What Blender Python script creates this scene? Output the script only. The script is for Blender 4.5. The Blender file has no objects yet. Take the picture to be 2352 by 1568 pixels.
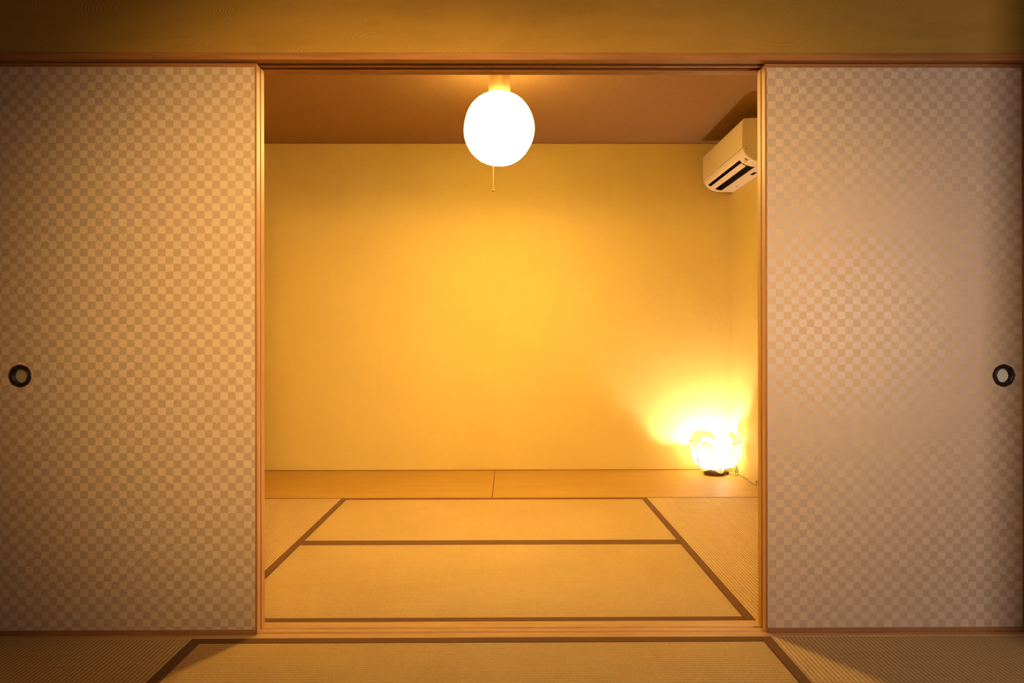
import bpy, bmesh, math, random
from math import sin, cos, pi, radians
from mathutils import Vector, Matrix

random.seed(7)
scene = bpy.context.scene
col = scene.collection

# ------------------------------------------------------------------ helpers
class MB:
    """collects shapes in world coordinates, then links them as one mesh object"""
    def __init__(self):
        self.bm = bmesh.new()

    def box(self, x0, x1, y0, y1, z0, z1, bev=0.0, seg=2):
        b = self.bm
        v = [b.verts.new((x, y, z)) for x in (x0, x1) for y in (y0, y1) for z in (z0, z1)]
        idx = [(0, 1, 3, 2), (4, 6, 7, 5), (0, 4, 5, 1), (2, 3, 7, 6), (0, 2, 6, 4), (1, 5, 7, 3)]
        f = [b.faces.new([v[i] for i in q]) for q in idx]
        if bev > 0:
            e = list({e for ff in f for e in ff.edges})
            bmesh.ops.bevel(b, geom=e, offset=bev, segments=seg, profile=0.5, affect='EDGES', clamp_overlap=True)
        return self

    def prism(self, pts, a0, a1, axis):
        """closed profile extruded along axis: 'x' takes (y,z) points, 'y' takes (x,z) points"""
        b = self.bm
        def mk(a, p):
            return (a, p[0], p[1]) if axis == 'x' else (p[0], a, p[1])
        va = [b.verts.new(mk(a0, p)) for p in pts]
        vb = [b.verts.new(mk(a1, p)) for p in pts]
        n = len(pts)
        for i in range(n):
            b.faces.new((va[i], va[(i + 1) % n], vb[(i + 1) % n], vb[i]))
        b.faces.new(va[::-1]); b.faces.new(vb)
        return self

    def lathe(self, prof, c, seg=48, rfun=None, cap=True, axis='z'):
        """prof = [(r, h)...] turned about an axis through c"""
        b = self.bm
        rings = []
        for r, h in prof:
            ring = []
            for k in range(seg):
                a = 2 * pi * k / seg
                rr = r * (rfun(a, h) if rfun else 1.0)
                if axis == 'z':
                    p = (c[0] + rr * cos(a), c[1] + rr * sin(a), c[2] + h)
                else:                       # about -y (towards the viewer side)
                    p = (c[0] + rr * cos(a), c[1] - h, c[2] + rr * sin(a))
                ring.append(b.verts.new(p))
            rings.append(ring)
        for r0, r1 in zip(rings, rings[1:]):
            for k in range(seg):
                b.faces.new((r0[k], r0[(k + 1) % seg], r1[(k + 1) % seg], r1[k]))
        if cap:
            b.faces.new(rings[0][::-1]); b.faces.new(rings[-1])
        return self

    def tube(self, pts, r, seg=8, smooth=4):
        """round tube through points (Catmull-Rom)"""
        P = [Vector(p) for p in pts]
        path = []
        if smooth > 1 and len(P) > 2:
            Q = [P[0] * 2 - P[1]] + P + [P[-1] * 2 - P[-2]]
            for i in range(1, len(Q) - 2):
                for k in range(smooth):
                    t = k / smooth
                    a, b_, c_, d_ = Q[i - 1], Q[i], Q[i + 1], Q[i + 2]
                    path.append(0.5 * ((2 * b_) + (c_ - a) * t + (2 * a - 5 * b_ + 4 * c_ - d_) * t * t + (3 * b_ - a - 3 * c_ + d_) * t ** 3))
            path.append(P[-1])
        else:
            path = P
        b = self.bm
        rings = []
        up = Vector((0.13, 0.31, 0.94)).normalized()
        for i, p in enumerate(path):
            t = (path[min(i + 1, len(path) - 1)] - path[max(i - 1, 0)]).normalized()
            n = (up - t * up.dot(t))
            if n.length < 1e-4:
                n = t.orthogonal()
            n.normalize(); up = n
            m = t.cross(n)
            rad = r(i / max(1, len(path) - 1)) if callable(r) else r
            rings.append([b.verts.new(p + (n * cos(2 * pi * k / seg) + m * sin(2 * pi * k / seg)) * rad) for k in range(seg)])
        for r0, r1 in zip(rings, rings[1:]):
            for k in range(seg):
                b.faces.new((r0[k], r0[(k + 1) % seg], r1[(k + 1) % seg], r1[k]))
        b.faces.new(rings[0][::-1]); b.faces.new(rings[-1])
        return self

    def grid(self, rows):
        b = self.bm
        V = [[b.verts.new(p) for p in row] for row in rows]
        for a, c in zip(V, V[1:]):
            for k in range(len(a) - 1):
                b.faces.new((a[k], a[k + 1], c[k + 1], c[k]))
        return self

    def build(self, name, material, parent=None, origin=None, smooth=False, angle=None):
        b = self.bm
        bmesh.ops.recalc_face_normals(b, faces=b.faces)
        root = Vector((0, 0, 0))
        p = parent
        while p is not None:
            root += p.location; p = p.parent
        o = Vector(origin) if origin is not None else root
        bmesh.ops.translate(b, verts=b.verts, vec=-o)
        me = bpy.data.meshes.new(name)
        b.to_mesh(me); b.free()
        me.materials.append(material)
        if smooth:
            for f in me.polygons: f.use_smooth = True
            if angle is not None:
                me.set_sharp_from_angle(angle=radians(angle))
        ob = bpy.data.objects.new(name, me)
        col.objects.link(ob)
        if parent is not None:
            ob.parent = parent
        ob.location = o - root
        return ob


def thing(name, loc, label, cat, group=None):
    o = bpy.data.objects.new(name, None)
    o.empty_display_size = 0.05
    col.objects.link(o)
    o.location = loc
    o['label'] = label; o['category'] = cat
    if group: o['group'] = group
    return o


def struct(o):
    o['kind'] = 'structure'
    return o


# ---------------------------------------------------------------- materials
def srgb(r, g, b):
    f = lambda c: (c / 255 / 12.92) if c / 255 <= 0.04045 else ((c / 255 + 0.055) / 1.055) ** 2.4
    return (f(r), f(g), f(b), 1)


class NT:
    def __init__(self, name):
        self.m = bpy.data.materials.new(name)
        self.m.use_nodes = True
        self.t = self.m.node_tree
        self.bsdf = self.t.nodes['Principled BSDF']
        self.out = self.t.nodes['Material Output']

    def n(self, kind, **kw):
        nd = self.t.nodes.new(kind)
        for k, v in kw.items(): setattr(nd, k, v)
        return nd

    def l(self, a, b): self.t.links.new(a, b)

    def val(self, x, sock):
        if hasattr(x, 'is_output') or hasattr(x, 'links'): self.l(x, sock)
        else: sock.default_value = x

    def math(self, op, a, b=0.0, c=None):
        nd = self.n('ShaderNodeMath', operation=op)
        self.val(a, nd.inputs[0]); self.val(b, nd.inputs[1])
        if c is not None: self.val(c, nd.inputs[2])
        return nd.outputs[0]

    def coords(self, which='Object'):
        return self.n('ShaderNodeTexCoord').outputs[which]

    def sep(self, v):
        s = self.n('ShaderNodeSeparateXYZ'); self.l(v, s.inputs[0])
        return s.outputs

    def mapping(self, v, scale=(1, 1, 1), loc=(0, 0, 0), rot=(0, 0, 0)):
        m = self.n('ShaderNodeMapping')
        self.l(v, m.inputs['Vector'])
        m.inputs['Scale'].default_value = scale; m.inputs['Location'].default_value = loc
        m.inputs['Rotation'].default_value = rot
        return m.outputs[0]

    def noise(self, v, scale, detail=2.0, rough=0.5, dist=0.0):
        nd = self.n('ShaderNodeTexNoise')
        self.l(v, nd.inputs['Vector'])
        nd.inputs['Scale'].default_value = scale; nd.inputs['Detail'].default_value = detail
        nd.inputs['Roughness'].default_value = rough; nd.inputs['Distortion'].default_value = dist
        return nd.outputs[0], nd.outputs[1]

    def mix(self, f, a, b, blend='MIX'):
        nd = self.n('ShaderNodeMix', data_type='RGBA', blend_type=blend)
        self.val(f, nd.inputs[0]); self.val(a, nd.inputs[6]); self.val(b, nd.inputs[7])
        return nd.outputs[2]

    def ramp(self, f, lo, hi, a=0.0, b=1.0):
        nd = self.n('ShaderNodeMapRange', interpolation_type='SMOOTHSTEP')
        self.val(f, nd.inputs[0])
        nd.inputs[1].default_value = lo; nd.inputs[2].default_value = hi
        nd.inputs[3].default_value = a; nd.inputs[4].default_value = b
        return nd.outputs[0]

    def bump(self, h, strength, dist):
        nd = self.n('ShaderNodeBump')
        self.l(h, nd.inputs['Height'])
        nd.inputs['Strength'].default_value = strength; nd.inputs['Distance'].default_value = dist
        self.l(nd.outputs[0], self.bsdf.inputs['Normal'])
        return nd

    def set(self, color=None, rough=None, spec=None, metal=None):
        B = self.bsdf.inputs
        if color is not None: self.val(color, B['Base Color'])
        if rough is not None: self.val(rough, B['Roughness'])
        if spec is not None: self.val(spec, B['Specular IOR Level'])
        if metal is not None: self.val(metal, B['Metallic'])
        return self.m


def wood(name, a, b, axis='x', rough=0.45, scale=1.0, spec=0.35):
    t = NT(name)
    c = t.coords()
    s = {'x': (1.2, 26, 26), 'y': (26, 1.2, 26), 'z': (26, 26, 1.2)}[axis]
    v = t.mapping(c, tuple(k * scale for k in s))
    f, _ = t.noise(v, 2.2, 5, 0.6, 0.8)
    s2 = {'x': (6, 160, 160), 'y': (160, 6, 160), 'z': (160, 160, 6)}[axis]
    g, _ = t.noise(t.mapping(c, tuple(k * scale for k in s2)), 2.0, 3, 0.6)
    k = t.ramp(f, 0.32, 0.70)
    base = t.mix(k, a, b)
    base = t.mix(t.ramp(g, 0.45, 0.75, 0.0, 0.22), base, tuple(x * 0.6 for x in a[:3]) + (1,))
    t.bump(g, 0.12, 0.0006)
    return t.set(base, rough, spec)


def tatami(name, along):
    """rush weave: ridges run along the long side of the mat"""
    t = NT(name)
    c = t.coords()
    wob, _ = t.noise(c, 9.0, 2, 0.5)
    x, y, z = t.sep(c)
    u, v = (x, y) if along == 'x' else (y, x)          # u along the ridges, v across
    vv = t.math('ADD', v, t.math('MULTIPLY', t.math('SUBTRACT', wob, 0.5), 0.0018))
    ridge = t.math('ABSOLUTE', t.math('SINE', t.math('MULTIPLY', vv, pi / 0.0131)))   # 0 in the groove
    ridge = t.math('POWER', ridge, 0.6)
    s = (170, 24, 24) if along == 'x' else (24, 170, 24)   # single rushes lie across the ridges
    th, _ = t.noise(t.mapping(c, s), 3.0, 3, 0.65)
    s3 = (22, 1.3, 1.3) if along == 'x' else (1.3, 22, 1.3)  # bundles of paler and darker rush
    bun, _ = t.noise(t.mapping(c, s3), 2.5, 4, 0.7)
    pat, _ = t.noise(c, 3.0, 2, 0.5)
    base = t.mix(t.ramp(th, 0.30, 0.72), (0.46, 0.30, 0.105, 1) if along == 'x' else (0.54, 0.36, 0.155, 1), (0.64, 0.465, 0.195, 1) if along == 'x' else (0.74, 0.55, 0.28, 1))  # lengthwise mats paler: sheen along the ribs put into the colour
    base = t.mix(t.ramp(bun, 0.35, 0.70, 0.0, 0.45), base, (0.50, 0.35, 0.14, 1))
    base = t.mix(t.ramp(pat, 0.35, 0.7, 0.0, 0.25), base, (0.66, 0.47, 0.20, 1))
    base = t.mix(t.ramp(ridge, 0.12, 0.85, 0.50 if along == 'x' else 0.92, 0.0), base, (0.30, 0.17, 0.055, 1))  # shade in the grooves between ridges is mixed into the colour
    h = t.math('ADD', ridge, t.math('MULTIPLY', th, 0.45))
    t.bump(h, 0.7 if along == 'x' else 0.95, 0.0022)
    return t.set(base, 0.55, 0.3)


def wall_paper(name, color, strength=0.5, seams=False):
    """wallpaper brushed in long fine horizontal strokes"""
    t = NT(name)
    c = t.coords()
    d, dc = t.noise(c, 3.2, 3, 0.6)
    x, y, z = t.sep(c)
    st, _ = t.noise(t.mapping(c, (9, 9, 120)), 1.6, 4, 0.7, 1.2)
    mask, _ = t.noise(c, 4.5, 3, 0.6)
    h = t.math('MULTIPLY', st, t.ramp(mask, 0.40, 0.66))
    h = t.math('ADD', h, t.math('MULTIPLY', t.noise(c, 240, 2, 0.5)[0], 0.12))
    if seams:
        for sx in (-0.094, 0.736, -0.924):
            line = t.ramp(t.math('ABSOLUTE', t.math('SUBTRACT', x, sx)), 0.0, 0.003, -0.35, 0.0)
            h = t.math('ADD', h, line)
    base = t.mix(t.ramp(st, 0.3, 0.75, 0.0, 0.16), color, tuple(k * 0.8 for k in color[:3]) + (1,))
    t.bump(h, strength, 0.004)
    return t.set(base, 0.7, 0.25)


def fan_plaster(name, color):
    """plaster combed in overlapping fans of fine parallel arcs"""
    t = NT(name)
    c = t.coords()
    v = t.mapping(c, (0.9, 1.0, 3.0))
    vo = t.n('ShaderNodeTexVoronoi', feature='F1')
    t.l(v, vo.inputs['Vector']); vo.inputs['Scale'].default_value = 2.6
    warp, _ = t.noise(c, 3.0, 2, 0.5)
    ph = t.math('ADD', t.math('MULTIPLY', vo.outputs['Distance'], 290), t.math('MULTIPLY', warp, 5.0))
    arcs = t.math('SINE', ph)
    fade, _ = t.noise(t.mapping(c, (2.0, 2.0, 7.0)), 2.4, 3, 0.6)
    h = t.math('MULTIPLY', arcs, t.ramp(fade, 0.38, 0.66))
    fine, _ = t.noise(t.mapping(c, (14, 14, 90)), 2.0, 3, 0.6)
    h = t.math('ADD', h, t.math('MULTIPLY', fine, 0.9))
    t.bump(h, 0.40, 0.0016)
    base = t.mix(t.ramp(fine, 0.3, 0.75, 0.0, 0.15), color, tuple(k * 0.8 for k in color[:3]) + (1,))
    return t.set(base, 0.75, 0.2)


CX, CZ = 0.02478, 0.02412                          # size of one check of the door paper
def check_paper(name):
    t = NT(name)
    c = t.coords()
    _, wc = t.noise(c, 55, 1, 0.5)
    sw = t.n('ShaderNodeVectorMath', operation='MULTIPLY_ADD')
    t.l(wc, sw.inputs[0]); sw.inputs[1].default_value = (0.0045, 0, 0.0045); t.l(c, sw.inputs[2])
    x, y, z = t.sep(sw.outputs[0])
    gx = t.math('SUBTRACT', t.math('DIVIDE', x, CX), 0.09)
    gz = t.math('SUBTRACT', t.math('DIVIDE', z, CZ), 0.09)
    fx = t.math('FLOOR', gx); fz = t.math('FLOOR', gz)
    dark = t.math('FLOORED_MODULO', t.math('ADD', fx, fz), 2.0)
    cv = t.n('ShaderNodeCombineXYZ'); t.l(fx, cv.inputs[0]); t.l(fz, cv.inputs[1])
    wn = t.n('ShaderNodeTexWhiteNoise', noise_dimensions='2D'); t.l(cv.outputs[0], wn.inputs['Vector'])
    rnd = wn.outputs['Value']
    # fine silk threads, upright in one set of checks and level in the other
    ta, _ = t.noise(t.mapping(c, (420, 1, 40)), 2.0, 2, 0.6)
    tb, _ = t.noise(t.mapping(c, (40, 1, 420)), 2.0, 2, 0.6)
    thm = t.n('ShaderNodeMix', data_type='FLOAT'); t.l(dark, thm.inputs[0]); t.l(ta, thm.inputs[2]); t.l(tb, thm.inputs[3])
    th = thm.outputs[0]
    lightc = t.mix(rnd, (0.640, 0.505, 0.360, 1), (0.690, 0.540, 0.385, 1))
    darkc = t.mix(rnd, (0.545, 0.415, 0.285, 1), (0.575, 0.435, 0.300, 1))
    base = t.mix(dark, lightc, darkc)
    base = t.mix(t.ramp(th, 0.3, 0.75, 0.0, 0.14), base, (0.36, 0.26, 0.17, 1))
    t.bump(th, 0.10, 0.0006)
    rg = t.math('SUBTRACT', 0.66, t.math('MULTIPLY', dark, 0.22))
    sp = t.math('ADD', 0.10, t.math('MULTIPLY', dark, 0.75))
    mt = t.math('MULTIPLY', dark, 0.10)             # mica ground shows a soft sheen
    return t.set(base, rg, sp, mt)


def plain(name, color, rough=0.5, spec=0.4, metal=0.0, grain=0.06, scale=60):
    t = NT(name)
    c = t.coords()
    f, _ = t.noise(c, scale, 3, 0.6)
    base = t.mix(t.ramp(f, 0.3, 0.7, 0.0, 1.0), color, tuple(k * (1 - grain) for k in color[:3]) + (1,))
    t.bump(f, 0.05, 0.0005)
    return t.set(base, rough, spec, metal)


M = {}
M['wallpaper'] = wall_paper('gold_wallpaper', (0.71, 0.555, 0.175, 1), 0.55, True)
M['plaster'] = fan_plaster('combed_plaster', (0.42, 0.245, 0.042, 1))
t = NT('ceiling_board')
c_ = t.coords()
f_, _ = t.noise(t.mapping(c_, (40, 90, 40)), 2.0, 4, 0.7)
t.bump(f_, 0.35, 0.002)
M['ceiling'] = t.set(t.mix(t.ramp(f_, 0.3, 0.7), (0.255, 0.145, 0.06, 1), (0.32, 0.185, 0.08, 1)), 0.8, 0.15)
M['cedar'] = wood('cedar_frame_wood', (0.58, 0.32, 0.13, 1), (0.70, 0.42, 0.185, 1), 'z', 0.42)
M['cedar_x'] = wood('cedar_rail_wood', (0.50, 0.26, 0.095, 1), (0.62, 0.35, 0.14, 1), 'x', 0.42)
M['face_z'] = wood('brown_stile_wood', (0.30, 0.135, 0.045, 1), (0.38, 0.18, 0.06, 1), 'z', 0.45)
M['face_x'] = wood('brown_rail_wood', (0.30, 0.135, 0.045, 1), (0.38, 0.18, 0.06, 1), 'x', 0.45)
M['lintel'] = wood('lintel_wood', (0.31, 0.128, 0.034, 1), (0.42, 0.19, 0.055, 1), 'x', 0.45)
M['sill'] = wood('sill_wood', (0.54, 0.31, 0.13, 1), (0.68, 0.42, 0.19, 1), 'x', 0.30, 1.0, 0.5)
M['board'] = wood('floorboard_wood', (0.47, 0.285, 0.06, 1), (0.53, 0.325, 0.075, 1), 'x', 0.52, 0.8, 0.25)
M['tatami_x'] = tatami('tatami_weave', 'x')
M['tatami_y'] = tatami('tatami_weave_lengthwise', 'y')
M['edge'] = plain('mat_edge_cloth', (0.185, 0.092, 0.042, 1), 0.8, 0.2, 0, 0.25, 400)
M['paper'] = check_paper('checked_door_paper')
M['core'] = plain('subfloor_wood', (0.25, 0.17, 0.09, 1), 0.8)
M['iron'] = plain('blackened_metal', (0.022, 0.014, 0.010, 1), 0.38, 0.5, 0.3, 0.2, 300)
M['pewter'] = plain('pewter_dish', (0.88, 0.83, 0.74, 1), 0.50, 0.5, 0.85, 0.08, 200)
M['acwhite'] = plain('aged_white_plastic', (0.90, 0.80, 0.60, 1), 0.42, 0.45, 0, 0.03, 30)
M['acpanel'] = plain('aged_white_panel', (0.90, 0.79, 0.58, 1), 0.40, 0.45, 0, 0.03, 30)
M['acdark'] = plain('dark_outlet', (0.018, 0.010, 0.008, 1), 0.6, 0.2)
M['acgrey'] = plain('grey_print', (0.22, 0.16, 0.10, 1), 0.6, 0.2)
M['wire'] = plain('dark_wire', (0.035, 0.022, 0.015, 1), 0.5, 0.4)
M['cordbrown'] = plain('brown_flex', (0.06, 0.028, 0.012, 1), 0.5, 0.4)
M['darkwood'] = wood('dark_stained_wood', (0.045, 0.016, 0.008, 1), (0.075, 0.028, 0.013, 1), 'x', 0.3, 3.0, 0.5)
M['string'] = plain('pale_string', (0.75, 0.58, 0.34, 1), 0.7, 0.2, 0, 0.1, 400)
M['flex'] = plain('tan_string', (0.20, 0.11, 0.04, 1), 0.7, 0.2, 0, 0.1, 400)
M['brass'] = plain('brass_bead', (0.20, 0.11, 0.035, 1), 0.35, 0.5, 0.5, 0.1, 300)


def sheet(name, color, mixf, rough=0.7):
    """thin paper or cloth that lets light through"""
    t = NT(name)
    d = t.n('ShaderNodeBsdfDiffuse'); d.inputs['Color'].default_value = color
    tr = t.n('ShaderNodeBsdfTranslucent'); tr.inputs['Color'].default_value = color
    c = t.coords()
    f, _ = t.noise(t.mapping(c, (60, 60, 60)), 3.0, 3, 0.6)
    bp = t.n('ShaderNodeBump'); t.l(f, bp.inputs['Height'])
    bp.inputs['Strength'].default_value = 0.15; bp.inputs['Distance'].default_value = 0.001
    t.l(bp.outputs[0], d.inputs['Normal']); t.l(bp.outputs[0], tr.inputs['Normal'])
    mx = t.n('ShaderNodeMixShader'); mx.inputs[0].default_value = mixf
    t.l(d.outputs[0], mx.inputs[1]); t.l(tr.outputs[0], mx.inputs[2])
    t.l(mx.outputs[0], t.out.inputs['Surface'])
    return t.m

M['petal'] = sheet('petal_paper', (0.94, 0.91, 0.80, 1), 0.5)
M['petal_low'] = sheet('lower_petal_paper', (0.90, 0.78, 0.50, 1), 0.35)
M['sleeve'] = sheet('sleeve_cloth', (0.52, 0.36, 0.19, 1), 0.40)

LAMP = (1.0, 0.635, 0.17)
GLOW_SIDE, GLOW_DOWN = 8.5, 350.0
t = NT('glowing_lantern_paper')
g = t.n('ShaderNodeNewGeometry')
nx, ny, nz = t.sep(g.outputs['Normal'])
k = t.ramp(nz, -1.0, -0.5, GLOW_DOWN, GLOW_SIDE)      # the bulb inside points down
em = t.n('ShaderNodeEmission'); em.inputs['Color'].default_value = LAMP + (1,)
t.l(k, em.inputs['Strength'])
tp = t.n('ShaderNodeBsdfTransparent'); mx = t.n('ShaderNodeMixShader'); mx.inputs[0].default_value = 0.4   # thin paper: part of the bulb's light passes straight through
t.l(em.outputs[0], mx.inputs[1]); t.l(tp.outputs[0], mx.inputs[2])
t.l(mx.outputs[0], t.out.inputs['Surface'])
M['globe'] = t.m

# ------------------------------------------------------------------ measures
XL, XR = -0.962, 0.798            # short ends of the middle mats
Y0, YB, YW = 0.1196, 1.880, 2.737 # back room: sill, boards, back wall
XWL, XWR = -1.842, 1.619          # back room side walls
HC = 2.380                        # back room ceiling
HK = 1.826                        # underside of the lintel
FL, FR = -1.66, 1.69              # front room side walls

# --------------------------------------------------------------- the setting
struct(MB().box(-2.1, 3.3, -2.7, 3.0, -0.12, -0.055).build('floor', M['core']))
struct(MB().box(XWL - 0.12, XWR + 0.12, YW, YW + 0.1, -0.055, HC + 0.05).build('wall_back', M['wallpaper']))
struct(MB().box(XWR, XWR + 0.12, Y0 + 0.012, YW, -0.055, HC + 0.05).build('wall_right', M['wallpaper']))
struct(MB().box(XWL - 0.12, XWL, Y0 + 0.012, YW, -0.055, HC + 0.05).build('wall_left', M['wallpaper']))
struct(MB().box(XWL, XWR, Y0, YW, HC, HC + 0.05).build('ceiling', M['ceiling']))
tr = MB()
tr.box(XWL, XWR, YW - 0.006, YW, HC - 0.007, HC)
tr.box(XWL, XWL + 0.006, Y0, YW - 0.006, HC - 0.007, HC)
tr.box(XWR - 0.006, XWR, Y0, YW - 0.006, HC - 0.007, HC)
struct(tr.build('trim_3', M['face_x']))
struct(MB().box(FL, FR, 0.010, 0.106, 1.849, 2.62).build('wall_partition', M['plaster']))
lp = [(0.0, HK + 0.0015), (0.0015, HK), (0.029, HK), (0.029, HK + 0.014), (0.052, HK + 0.014), (0.052, HK + 0.001), (0.063, HK + 0.001),
      (0.063, HK + 0.014), (0.087, HK + 0.014), (0.087, HK), (0.1196, HK), (0.1196, 1.849), (0.0015, 1.849), (0.0, 1.8475)]
struct(MB().prism(lp, FL, FR, 'x').build('trim_1', M['lintel']))
sp_ = [(0.0, -0.055), (0.0, -0.001), (0.001, 0.0), (0.029, 0.0), (0.030, -0.003), (0.041, -0.003), (0.042, 0.0), (0.060, 0.0), (0.061, -0.003),
       (0.072, -0.003), (0.073, 0.0), (0.1186, 0.0), (0.1196, -0.001), (0.1196, -0.055)]
struct(MB().prism(sp_, FL, FR, 'x').build('trim_2', M['sill']))
struct(MB().box(FR, FR + 0.12, -0.42, 0.106, -0.055, 2.62).build('wall_shade_stub', M['plaster']))  # unseen stub, its length shaped to shade the right door's outer edge
struct(MB().box(FL - 0.1, FL, -2.7, 0.106, -0.055, 2.62).build('wall_front_left', M['plaster']))
struct(MB().box(FL, FR + 1.6, -2.7, 0.010, 2.62, 2.67).build('ceiling_front', M['ceiling']))

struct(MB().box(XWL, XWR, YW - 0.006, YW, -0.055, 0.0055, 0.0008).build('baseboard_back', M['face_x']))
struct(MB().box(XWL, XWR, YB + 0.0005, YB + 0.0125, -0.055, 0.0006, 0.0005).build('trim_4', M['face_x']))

# ---------------------------------------------------------------------- mats
def mat_(x0, x1, y0, y1, along, label):
    g = 0.0008
    x0 += g; x1 -= g; y0 += g; y1 -= g
    t = thing('tatami_mat', ((x0 + x1) / 2, (y0 + y1) / 2, -0.055), label, 'tatami mat')
    b = 0.033
    if along == 'x':
        MB().box(x0, x1, y0 + b, y1 - b, -0.055, -0.0012, 0.0025).build('woven_surface', M['tatami_x'], t)
        for a, c in ((y0, y0 + b), (y1 - b, y1)):
            MB().box(x0, x1, a, c, -0.055, 0.0, 0.002).build('cloth_border', M['edge'], t)
    else:
        MB().box(x0 + b, x1 - b, y0, y1, -0.055, -0.0012, 0.0025).build('woven_surface', M['tatami_y'], t)
        for a, c in ((x0, x0 + b), (x1 - b, x1)):
            MB().box(a, c, y0, y1, -0.055, 0.0, 0.002).build('cloth_border', M['edge'], t)
    return t

mat_(XL, XR, Y0, Y0 + 0.88, 'x', 'straw tatami mat just inside the doorway, right behind the wooden sill')
mat_(XL, XR, Y0 + 0.88, YB, 'x', 'straw tatami mat brightly lit under the round lantern, touching the rear floorboards')
mat_(XWL, XL, Y0, YB, 'y', 'dim tatami mat of the inner room half hidden behind the left sliding door')
mat_(XR, XWR, Y0, YB, 'y', 'tatami mat of the inner room with lengthwise ribs, before the lotus lamp')
mat_(XL, XR, -0.88, 0.0, 'x', 'tatami mat in the front room lying along the near side of the sill')
mat_(FL, XL, -1.76, 0.0, 'y', 'dark tatami mat in the front room below the left sliding door')
mat_(XR, FR, -1.76, 0.0, 'y', 'ribbed tatami mat in the front room below the right sliding door')

for x0, x1, lab in ((XWL, -0.0962, 'smooth orange floorboard along the back wall, left of the seam'),
                    (-0.0953, XWR - 0.001, 'smooth orange floorboard along the back wall carrying the lotus lamp')):
    MBo = MB().box(x0 + 0.001, x1 - (0.0012 if x1 < 0 else 0), YB + 0.0135, YW - 0.009, -0.055, 0.0, 0.0018)
    o = MBo.build('floorboard', M['board'], origin=((x0 + x1) / 2, (YB + YW) / 2, -0.055))
    o['label'] = lab; o['category'] = 'floorboard'; o['group'] = 'boards along the back wall'

# ------------------------------------------------------------- sliding doors
PW, PT = 0.834, 0.030
def sheet_with_hole(x0, x1, y0, y1, z0, z1, hole):
    mb = MB()
    if hole is None:
        return mb.box(x0, x1, y0, y1, z0, z1)
    b = mb.bm
    f = [b.verts.new(p) for p in ((x0, y0, z0), (x1, y0, z0), (x1, y0, z1), (x0, y0, z1))]
    k = [b.verts.new(p) for p in ((x0, y1, z0), (x1, y1, z0), (x1, y1, z1), (x0, y1, z1))]
    N = 40
    ring = [b.verts.new((hole[0] + 0.0265 * cos(2 * pi * i / N), y0, hole[1] + 0.0265 * sin(2 * pi * i / N))) for i in range(N)]
    deep = [b.verts.new((v.co.x, y0 + 0.016, v.co.z)) for v in ring]
    es = [b.edges.new((f[i], f[(i + 1) % 4])) for i in range(4)] + [b.edges.new((ring[i], ring[(i + 1) % N])) for i in range(N)]
    bmesh.ops.triangle_fill(b, use_beauty=True, edges=es, normal=(0, -1, 0))
    for i in range(N):
        b.faces.new((ring[i], ring[(i + 1) % N], deep[(i + 1) % N], deep[i]))
    b.faces.new(deep)
    for i in range(4):
        b.faces.new((f[i], k[i], k[(i + 1) % 4], f[(i + 1) % 4]))
    b.faces.new(k)
    return mb

def door(x0, x1, yf, label, phase, pull):
    """frame of slim bars round a papered panel; yf = front face"""
    z0, z1 = 0.0006, 1.8245
    t = thing('sliding_screen', ((x0 + x1) / 2, yf + PT / 2, z0), label, 'sliding door', 'papered sliding doors of the doorway')
    s, rt, rb = 0.006, 0.012, 0.015
    sheet_with_hole(x0 + s, x1 - s, yf + 0.0015, yf + PT - 0.0015, z0 + rb, z1 - rt, pull).build('paper_panel', M['paper'], t, origin=(phase[0], yf, phase[1]))
    for a, c in ((x0, x0 + s), (x1 - s, x1)):
        st = MB().box(a, c, yf + 0.003, yf + PT, z0, z1, 0.0008).build('stile', M['cedar'], t)
        MB().box(a, c, yf, yf + 0.003, z0, z1, 0.0010).build('stile_face', M['face_z'], st)
    MB().box(x0 + s, x1 - s, yf, yf + PT, z1 - rt, z1, 0.001).build('top_rail', M['face_x'], t)
    MB().box(x0 + s, x1 - s, yf, yf + PT, z0, z0 + rb, 0.001).build('bottom_rail', M['face_x'], t)
    if pull is not None:
        c = (pull[0], yf + 0.0015, pull[1])
        scal = lambda a, h: 1.0 + 0.030 * (abs(cos(4 * a)) - 0.6) * (1 if h > 0.0005 else 0.3)
        ring = MB().lathe([(0.0354, 0.0), (0.0358, 0.002), (0.0338, 0.0042), (0.0308, 0.0034), (0.0282, 0.0034), (0.0262, 0.0050), (0.0242, 0.0044), (0.0232, 0.0), (0.0226, -0.0100), (0.0222, -0.0104)],
                          c, 64, scal, False, 'y').build('finger_pull', M['iron'], t, smooth=True, angle=50)
        MB().lathe([(0.0226, -0.0112), (0.0222, -0.0098), (0.012, -0.0102), (0.0005, -0.0104)], c, 48, None, True, 'y').build('dish', M['pewter'], ring, smooth=True, angle=40)
        for k in range(8):
            a = 2 * pi * k / 8 + (pi / 8) * 0
            p = (c[0] + 0.0320 * cos(a), c[1], c[2] + 0.0320 * sin(a))
            MB().lathe([(0.0024, 0.003), (0.0021, 0.0046), (0.0008, 0.0052)], p, 10, None, True, 'y').build('stud', M['iron'], ring, smooth=True)
    return t

LX1, RX0 = -0.8022, 0.8263
door(LX1 - PW, LX1, 0.024, 'left sliding door with checkered beige paper and a dark round finger pull', (-1.0184, 1.5216), (-1.5549, 0.8271))
door(LX1 - PW - 0.006, LX1, 0.0615, 'sliding door stacked behind the left one, only its lit edge showing', (-1.0184, 1.5216), None)
door(RX0, RX0 + PW, 0.024, 'right sliding door with checkered pinkish paper and a bright silvery finger pull', (1.3311, 0.6671), (1.5945, 0.823))
door(RX0, RX0 + PW + 0.006, 0.0615, 'sliding door stacked behind the right one, only its edge showing', (1.3311, 0.6671), None)

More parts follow.
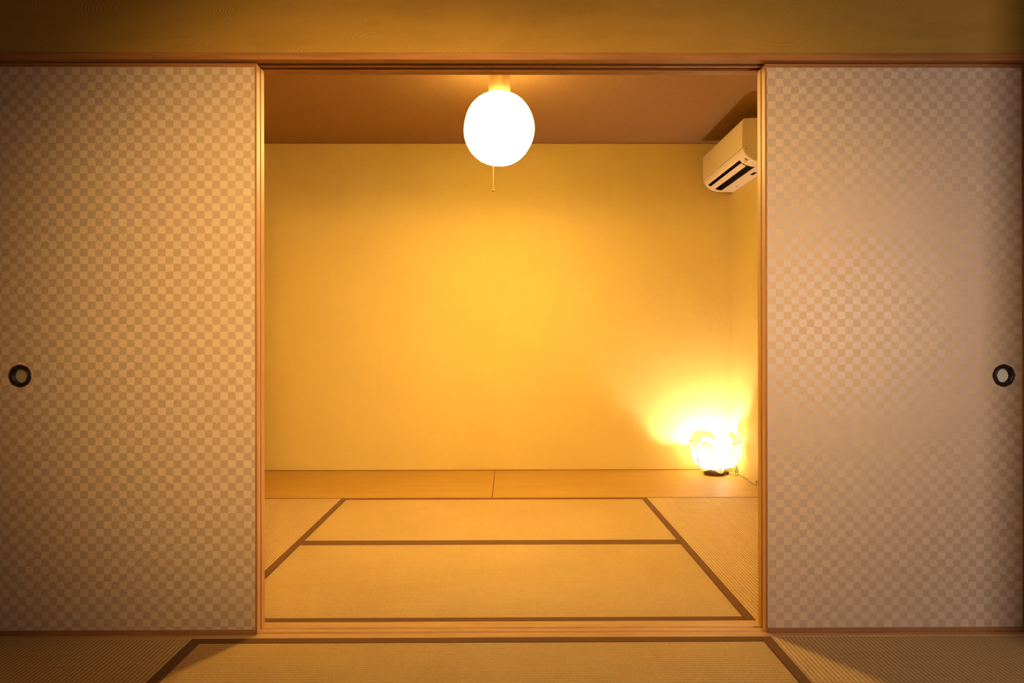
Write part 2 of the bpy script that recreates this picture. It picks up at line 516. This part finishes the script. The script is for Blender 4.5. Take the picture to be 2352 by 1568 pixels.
# ------------------------------------------------------------- round lantern
G = Vector((-0.046, 1.40, 2.055))
lamp = thing('pendant_lantern', (G.x, G.y, HC), 'glowing round white paper lantern hanging from the inner room ceiling', 'ceiling lamp')
lum = lambda a, h: 1 + 0.012 * sin(3 * a + 9 * h) + 0.008 * sin(5 * a - 17 * h + 1.0) + 0.006 * sin(7 * a + 23 * h)
prof = []
NS = 30
for i in range(NS + 1):
    a = -pi / 2 + pi * i / NS
    rr = abs(cos(a)) ** 0.93
    prof.append((max(0.187 * rr, 0.012), 0.189 * sin(a) * (1 if abs(sin(a)) < 0.98 else 0.995)))
MB().lathe(prof, G, 64, lum).build('paper_globe', M['globe'], lamp, smooth=True)
fold = lambda a, h: 1 + 0.17 * sin(5 * a + 14 * h + 0.8) + 0.06 * sin(9 * a - 20 * h + 0.7)
MB().lathe([(0.046, 0.185), (0.049, 0.20), (0.0505, 0.235), (0.053, 0.275), (0.056, 0.305), (0.058, HC - G.z - 0.010)], (G.x + 0.006, G.y, G.z), 72, fold, False).build('cloth_sleeve', M['sleeve'], lamp, smooth=True)
MB().lathe([(0.066, HC - G.z - 0.022), (0.070, HC - G.z - 0.016), (0.070, HC - G.z - 0.0005)], G, 40).build('ceiling_cap', M['string'], lamp, smooth=True, angle=40)
px = -0.0763
pc = MB().tube([(px, 1.40, 1.868), (px + 0.0006, 1.40, 1.80), (px, 1.40, 1.735)], 0.0009, 8).build('pull_cord', M['flex'], lamp, smooth=True)
MB().lathe([(0.001, 0.0065), (0.004, 0.005), (0.0062, 0.001), (0.0062, -0.002), (0.004, -0.0055), (0.001, -0.0065)], (px, 1.40, 1.731), 16).build('bead', M['brass'], pc, smooth=True)

# ----------------------------------------------------------- air conditioner
AX0, AX1, AY0, AY1 = 1.403, XWR - 0.0005, 1.858, 2.664
ac = thing('air_conditioner', (AX1, (AY0 + AY1) / 2, 2.005), 'cream split air conditioner high on the right wall beside the ceiling', 'air conditioner')
low = [(AX1, 2.005), (1.53, 2.005), (1.500, 2.0075), (1.470, 2.0150), (1.440, 2.0310), (1.418, 2.0530), (1.4065, 2.0760), (1.4045, 2.0895), (1.416, 2.0895), (1.416, 2.0975), (1.4085, 2.0975)]
top = [(1.4085, 2.245), (1.4085, 2.2585), (1.420, 2.2650), (1.455, 2.2690), (1.53, 2.2715), (AX1, 2.272)]
full = low + top
def rec(side):                                   # profile with the outlet hollowed out of the curved underside
    return [(AX1, 2.005), (1.53, 2.005), (1.523, 2.0056), (1.523, 2.075), (1.455, 2.085), (1.424, 2.066), (1.424, 2.047)] + low[5:] + top
YA, YBc = 1.975, 2.612
body = MB()
body.prism(full, AY0 + 0.004, YA, 'y'); body.prism(rec(0), YA, YBc, 'y'); body.prism(full, YBc, AY1 - 0.004, 'y')
body.build('housing', M['acwhite'], ac, smooth=True, angle=28)
inset = [(AX1 if abs(x - AX1) < 1e-6 else x + 0.002 * (1 if x < 1.5 else 0), z + (0.0015 if z < 2.1 else -0.0015)) for x, z in full]
for ya in (AY0, AY1 - 0.004):
    MB().prism(inset, ya, ya + 0.004, 'y').build('end_cap', M['acwhite'], ac, smooth=True, angle=28)
fp = [(1.4035, 2.0935), (1.4010, 2.0955), (1.4005, 2.240), (1.4035, 2.2565), (1.4120, 2.2660), (1.4190, 2.2668), (1.4190, 2.2640), (1.4080, 2.2570), (1.4080, 2.245), (1.4080, 2.0935)]
MB().prism(fp, AY0 + 0.002, AY1 - 0.002, 'y').build('front_panel', M['acpanel'], ac, smooth=True, angle=35)
lin = MB().prism([(1.522, 2.0095), (1.522, 2.0745), (1.4555, 2.0842), (1.4250, 2.0660), (1.4250, 2.0560), (1.4450, 2.0700), (1.5080, 2.0690), (1.5180, 2.0095)], YA + 0.001, YBc - 0.001, 'y')
lin.build('outlet_lining', M['acdark'], ac)
for yy in (YA + 0.001, YBc - 0.002):
    MB().prism([(1.522, 2.0075), (1.522, 2.0740), (1.4560, 2.083), (1.4255, 2.064), (1.4255, 2.0455), (1.445, 2.0305), (1.475, 2.0160), (1.500, 2.0085)], yy, yy + 0.001, 'y').build('outlet_end', M['acdark'], ac)
MB().prism([(1.4400, 2.0345), (1.4365, 2.0305), (1.4510, 2.0205), (1.4670, 2.0125), (1.4688, 2.0165), (1.4540, 2.0245)], YA + 0.012, YBc - 0.006, 'y').build('louver', M['acwhite'], ac, smooth=True, angle=35)
for i in range(9):
    y = YA + 0.05 + i * 0.067
    MB().prism([(1.462, 2.040), (1.500, 2.032), (1.505, 2.066), (1.462, 2.068)], y, y + 0.002, 'y').build('guide_vane', M['acdark'], ac)
# small printed sticker and marks at the near end of the underside
def on_low(x):
    for (xa, za), (xb, zb) in zip(low, low[1:]):
        if xb <= x <= xa:
            return zb + (za - zb) * (x - xb) / (xa - xb)
    return 2.09
def decal(x0, x1, y0, y1, name, m):
    rows = []
    for i in range(6):
        x = x0 + (x1 - x0) * i / 5
        rows.append([(x, y0, on_low(x) - 0.0006), (x, y1, on_low(x) - 0.0006)])
    b = MB().grid(rows)
    ret = bmesh.ops.extrude_face_region(b.bm, geom=list(b.bm.faces))
    bmesh.ops.translate(b.bm, verts=[v for v in ret['geom'] if isinstance(v, bmesh.types.BMVert)], vec=(0, 0, 0.0008))
    return b.build(name, m, ac)
decal(1.432, 1.448, 1.885, 1.915, 'sticker', M['acgrey'])
decal(1.437, 1.441, 1.928, 1.936, 'sticker', M['acgrey'])
decal(1.445, 1.448, 1.934, 1.952, 'sticker', M['acgrey'])
decal(1.451, 1.4535, 1.928, 1.942, 'sticker', M['acgrey'])
decal(1.470, 1.480, 1.892, 1.902, 'sticker', M['string'])
MB().box(1.556, 1.578, 2.10, 2.155, 2.0005, 2.006, 0.002).build('latch', M['acdark'], ac)
MB().box(1.580, 1.589, 2.485, 2.50, 2.0035, 2.006, 0.001).build('latch', M['acgrey'], ac)
MB().box(1.4225, 1.4285, AY0 - 0.0012, AY0 + 0.001, 2.0815, 2.0875, 0.0005).build('screw_cover', M['acgrey'], ac)

# ---------------------------------------------------------------- lotus lamp
Lx, Ly = 1.4528, 2.566
lotus = thing('lotus_lamp', (Lx, Ly, 0.0), 'glowing white lotus flower lamp on the floorboard in the right corner', 'table lamp')
MB().lathe([(0.062, 0.0), (0.072, 0.002), (0.0770, 0.010), (0.0780, 0.024), (0.0750, 0.032), (0.055, 0.036)], (Lx, Ly, 0.0005), 48).build('base', M['darkwood'], lotus, smooth=True, angle=45)
MB().lathe([(0.030, 0.028), (0.028, 0.045), (0.018, 0.050), (0.016, 0.075)], (Lx, Ly, 0), 24).build('lamp_holder', M['iron'], lotus, smooth=True, angle=40)

def petal(az, prof, width, cup, name, m, rim, rscale=1.0, n=18, k=10, mid=0.62, pw=0.6):
    ca, sa = cos(az), sin(az)
    def at(u):
        x = u * (len(prof) - 1); i = min(int(x), len(prof) - 2); f = x - i
        q = [prof[max(i - 1, 0)], prof[i], prof[i + 1], prof[min(i + 2, len(prof) - 1)]]
        return [0.5 * ((2 * q[1][j]) + (q[2][j] - q[0][j]) * f + (2 * q[0][j] - 5 * q[1][j] + 4 * q[2][j] - q[3][j]) * f * f + (3 * q[1][j] - q[0][j] - 3 * q[2][j] + q[3][j]) * f ** 3) for j in (0, 1)]
    rows, left, right = [], [], []
    for i in range(n + 1):
        u = i / n
        r, z = at(u); r *= rscale
        w = width * (max(sin(pi * (u ** mid)), 0.0) ** pw) + 0.0025 * (1 - u)
        row = []
        for j in range(-k // 2, k // 2 + 1):
            s = j / (k / 2)
            rad = r - cup * w * s * s
            row.append((Lx + ca * rad - sa * w * s, Ly + sa * rad + ca * w * s, z))
        rows.append(row); left.append(row[0]); right.append(row[-1])
    p = MB().grid(rows).build(name, m, lotus, smooth=True)
    if rim:
        MB().tube(left + right[::-1][1:], rim, 6, 1).build('wire_rim', M['wire'], p, smooth=True)
    return p

outer = [(0.030, 0.034), (0.075, 0.044), (0.118, 0.062), (0.142, 0.092), (0.152, 0.122), (0.158, 0.165), (0.163, 0.205), (0.176, 0.236), (0.203, 0.252)]
inner = [(0.026, 0.036), (0.072, 0.052), (0.112, 0.090), (0.126, 0.130), (0.124, 0.170), (0.114, 0.212), (0.100, 0.248), (0.092, 0.266)]
inner_low = [(0.026, 0.036), (0.066, 0.046), (0.100, 0.066), (0.116, 0.088), (0.120, 0.110), (0.118, 0.130), (0.112, 0.150), (0.108, 0.160)]
lowp = [(0.030, 0.040), (0.060, 0.043), (0.090, 0.040), (0.115, 0.034), (0.136, 0.040)]
lowf = [(0.030, 0.040), (0.050, 0.044), (0.072, 0.040), (0.085, 0.030), (0.092, 0.020)]
for a in (180, 233, 311, 24, 98):
    back = a in (24, 98)
    petal(radians(a), outer, 0.076, 0.16, 'outer_petal', M['petal'], 0.0016, 0.68 if a == 98 else (0.78 if a == 24 else 1.0))
for a in (208, 275, 338, 60, 140):
    behind = a in (60, 140)
    petal(radians(a), inner_low if behind else inner, 0.060 if behind else 0.080, 0.42, 'inner_petal', M['petal'], 0.0006, mid=0.80, pw=0.55)
for a in (198, 284, 18, 75, 135):
    petal(radians(a), lowf if a == 284 else lowp, 0.040, 0.10, 'lower_petal', M['petal_low'], 0.0008, 0.9, 10, 8)

MB().lathe([(0.006, -0.012), (0.0105, -0.010), (0.0105, 0.010), (0.006, 0.012)], (Lx + 0.084, Ly - 0.012, 0.0125), 16).build('cord_grip', M['cordbrown'], lotus, smooth=True, angle=50)
cx, cy = 1.586, 2.535
path = [(Lx + 0.090, Ly - 0.012, 0.012), (1.556, 2.530, 0.008), (1.572, 2.508, 0.004), (1.586, 2.500, 0.0035), (1.600, 2.520, 0.012), (1.606, 2.545, 0.030), (1.590, 2.540, 0.046), (1.583, 2.530, 0.036),
        (1.596, 2.526, 0.020), (1.608, 2.536, 0.038), (1.598, 2.548, 0.060), (1.592, 2.556, 0.072), (1.600, 2.544, 0.050), (1.588, 2.524, 0.026), (1.578, 2.516, 0.014), (1.590, 2.512, 0.010),
        (1.606, 2.505, 0.006), (1.612, 2.470, 0.0035), (1.613, 2.440, 0.0035), (1.613, 2.395, 0.0035), (1.611, 2.350, 0.0035), (1.602, 2.318, 0.0035), (1.600, 2.300, 0.0035), (1.599, 2.255, 0.0035), (1.603, 2.205, 0.004),
        (1.611, 2.200, 0.010), (1.613, 2.216, 0.020), (1.613, 2.200, 0.032), (1.613, 2.160, 0.020), (1.612, 2.10, 0.004), (1.611, 2.02, 0.0035)]
MB().tube(path, 0.0020, 8, 6).build('power_cord', M['cordbrown'], lotus, smooth=True)
MB().tube([(Lx + 0.088, Ly + 0.002, 0.018), (1.555, 2.556, 0.020), (1.585, 2.548, 0.022), (1.600, 2.535, 0.024)], 0.0014, 6, 6).build('power_cord', M['cordbrown'], lotus, smooth=True)

# -------------------------------------------------------------------- lights
def light(name, kind, loc, energy, color, parent=None, target=None, **kw):
    d = bpy.data.lights.new(name, kind)
    d.energy = energy; d.color = color
    for k_, v_ in kw.items(): setattr(d, k_, v_)
    o = bpy.data.objects.new(name, d); col.objects.link(o)
    o.location = loc
    if target is not None:
        o.rotation_euler = (Vector(target) - Vector(loc)).to_track_quat('-Z', 'Y').to_euler()
    if parent is not None:
        o.parent = parent; o.location = Vector(loc) - parent.location
    return o

light('lantern_bulb', 'POINT', (G.x, G.y, G.z + 0.02), 26.0, LAMP, lamp, shadow_soft_size=0.045)
light('lotus_bulb', 'POINT', (Lx, Ly, 0.135), 33.0, (1.0, 0.86, 0.80), lotus, shadow_soft_size=0.018)
# front room: two added warm spots wash the doors, an added area light stands in for unseen light at right
for tx, en in ((-0.46, 330.0), (0.40, 215.0)):
    light('front_fill_spot', 'SPOT', (-0.02, -2.12, 1.75), en, (1.0, 0.59, 0.20), None, (tx, 0.0, 1.14), spot_size=radians(58), spot_blend=1.0, shadow_soft_size=0.16)
light('right_fill_area', 'AREA', (2.05, -2.30, 1.08), 24.0, (1.0, 0.80, 0.72), None, (1.45, 0.0, 0.98), shape='RECTANGLE', size=0.7, size_y=0.8)

w = bpy.data.worlds.new('world'); scene.world = w
w.use_nodes = True
w.node_tree.nodes['Background'].inputs[0].default_value = (1.0, 0.7, 0.4, 1)
w.node_tree.nodes['Background'].inputs[1].default_value = 0.004

# -------------------------------------------------------------------- camera
Rm = ((0.9999807136544505, 0.00604449952688728, 0.0014270054678537166),
      (-0.006043709361798384, 0.9999815812788525, -0.0005573869355826704),
      (-0.0014303483093063508, 0.0005487517793202209, 0.9999988264869109))
cd = bpy.data.cameras.new('camera')
cam = bpy.data.objects.new('camera', cd); col.objects.link(cam)
m = Matrix(((Rm[0][0], Rm[0][2], -Rm[0][1], 0.0), (Rm[1][0], Rm[1][2], -Rm[1][1], -2.10609), (Rm[2][0], Rm[2][2], -Rm[2][1], 0.93355), (0, 0, 0, 1)))
cam.matrix_world = m
cd.sensor_fit = 'HORIZONTAL'; cd.sensor_width = 36.0
cd.lens = 1528.8028 / 2352 * 36.0
cd.clip_start = 0.02; cd.clip_end = 50
scene.camera = cam

vs_ = scene.view_settings
vs_.view_transform = 'Standard'; vs_.look = 'None'; vs_.gamma = 1.0; vs_.use_curve_mapping = False
vs_.exposure = 0.0
scene.cycles.use_denoising = True
scene.cycles.max_bounces = 12; scene.cycles.diffuse_bounces = 6
scene.cycles.sample_clamp_indirect = 8.0
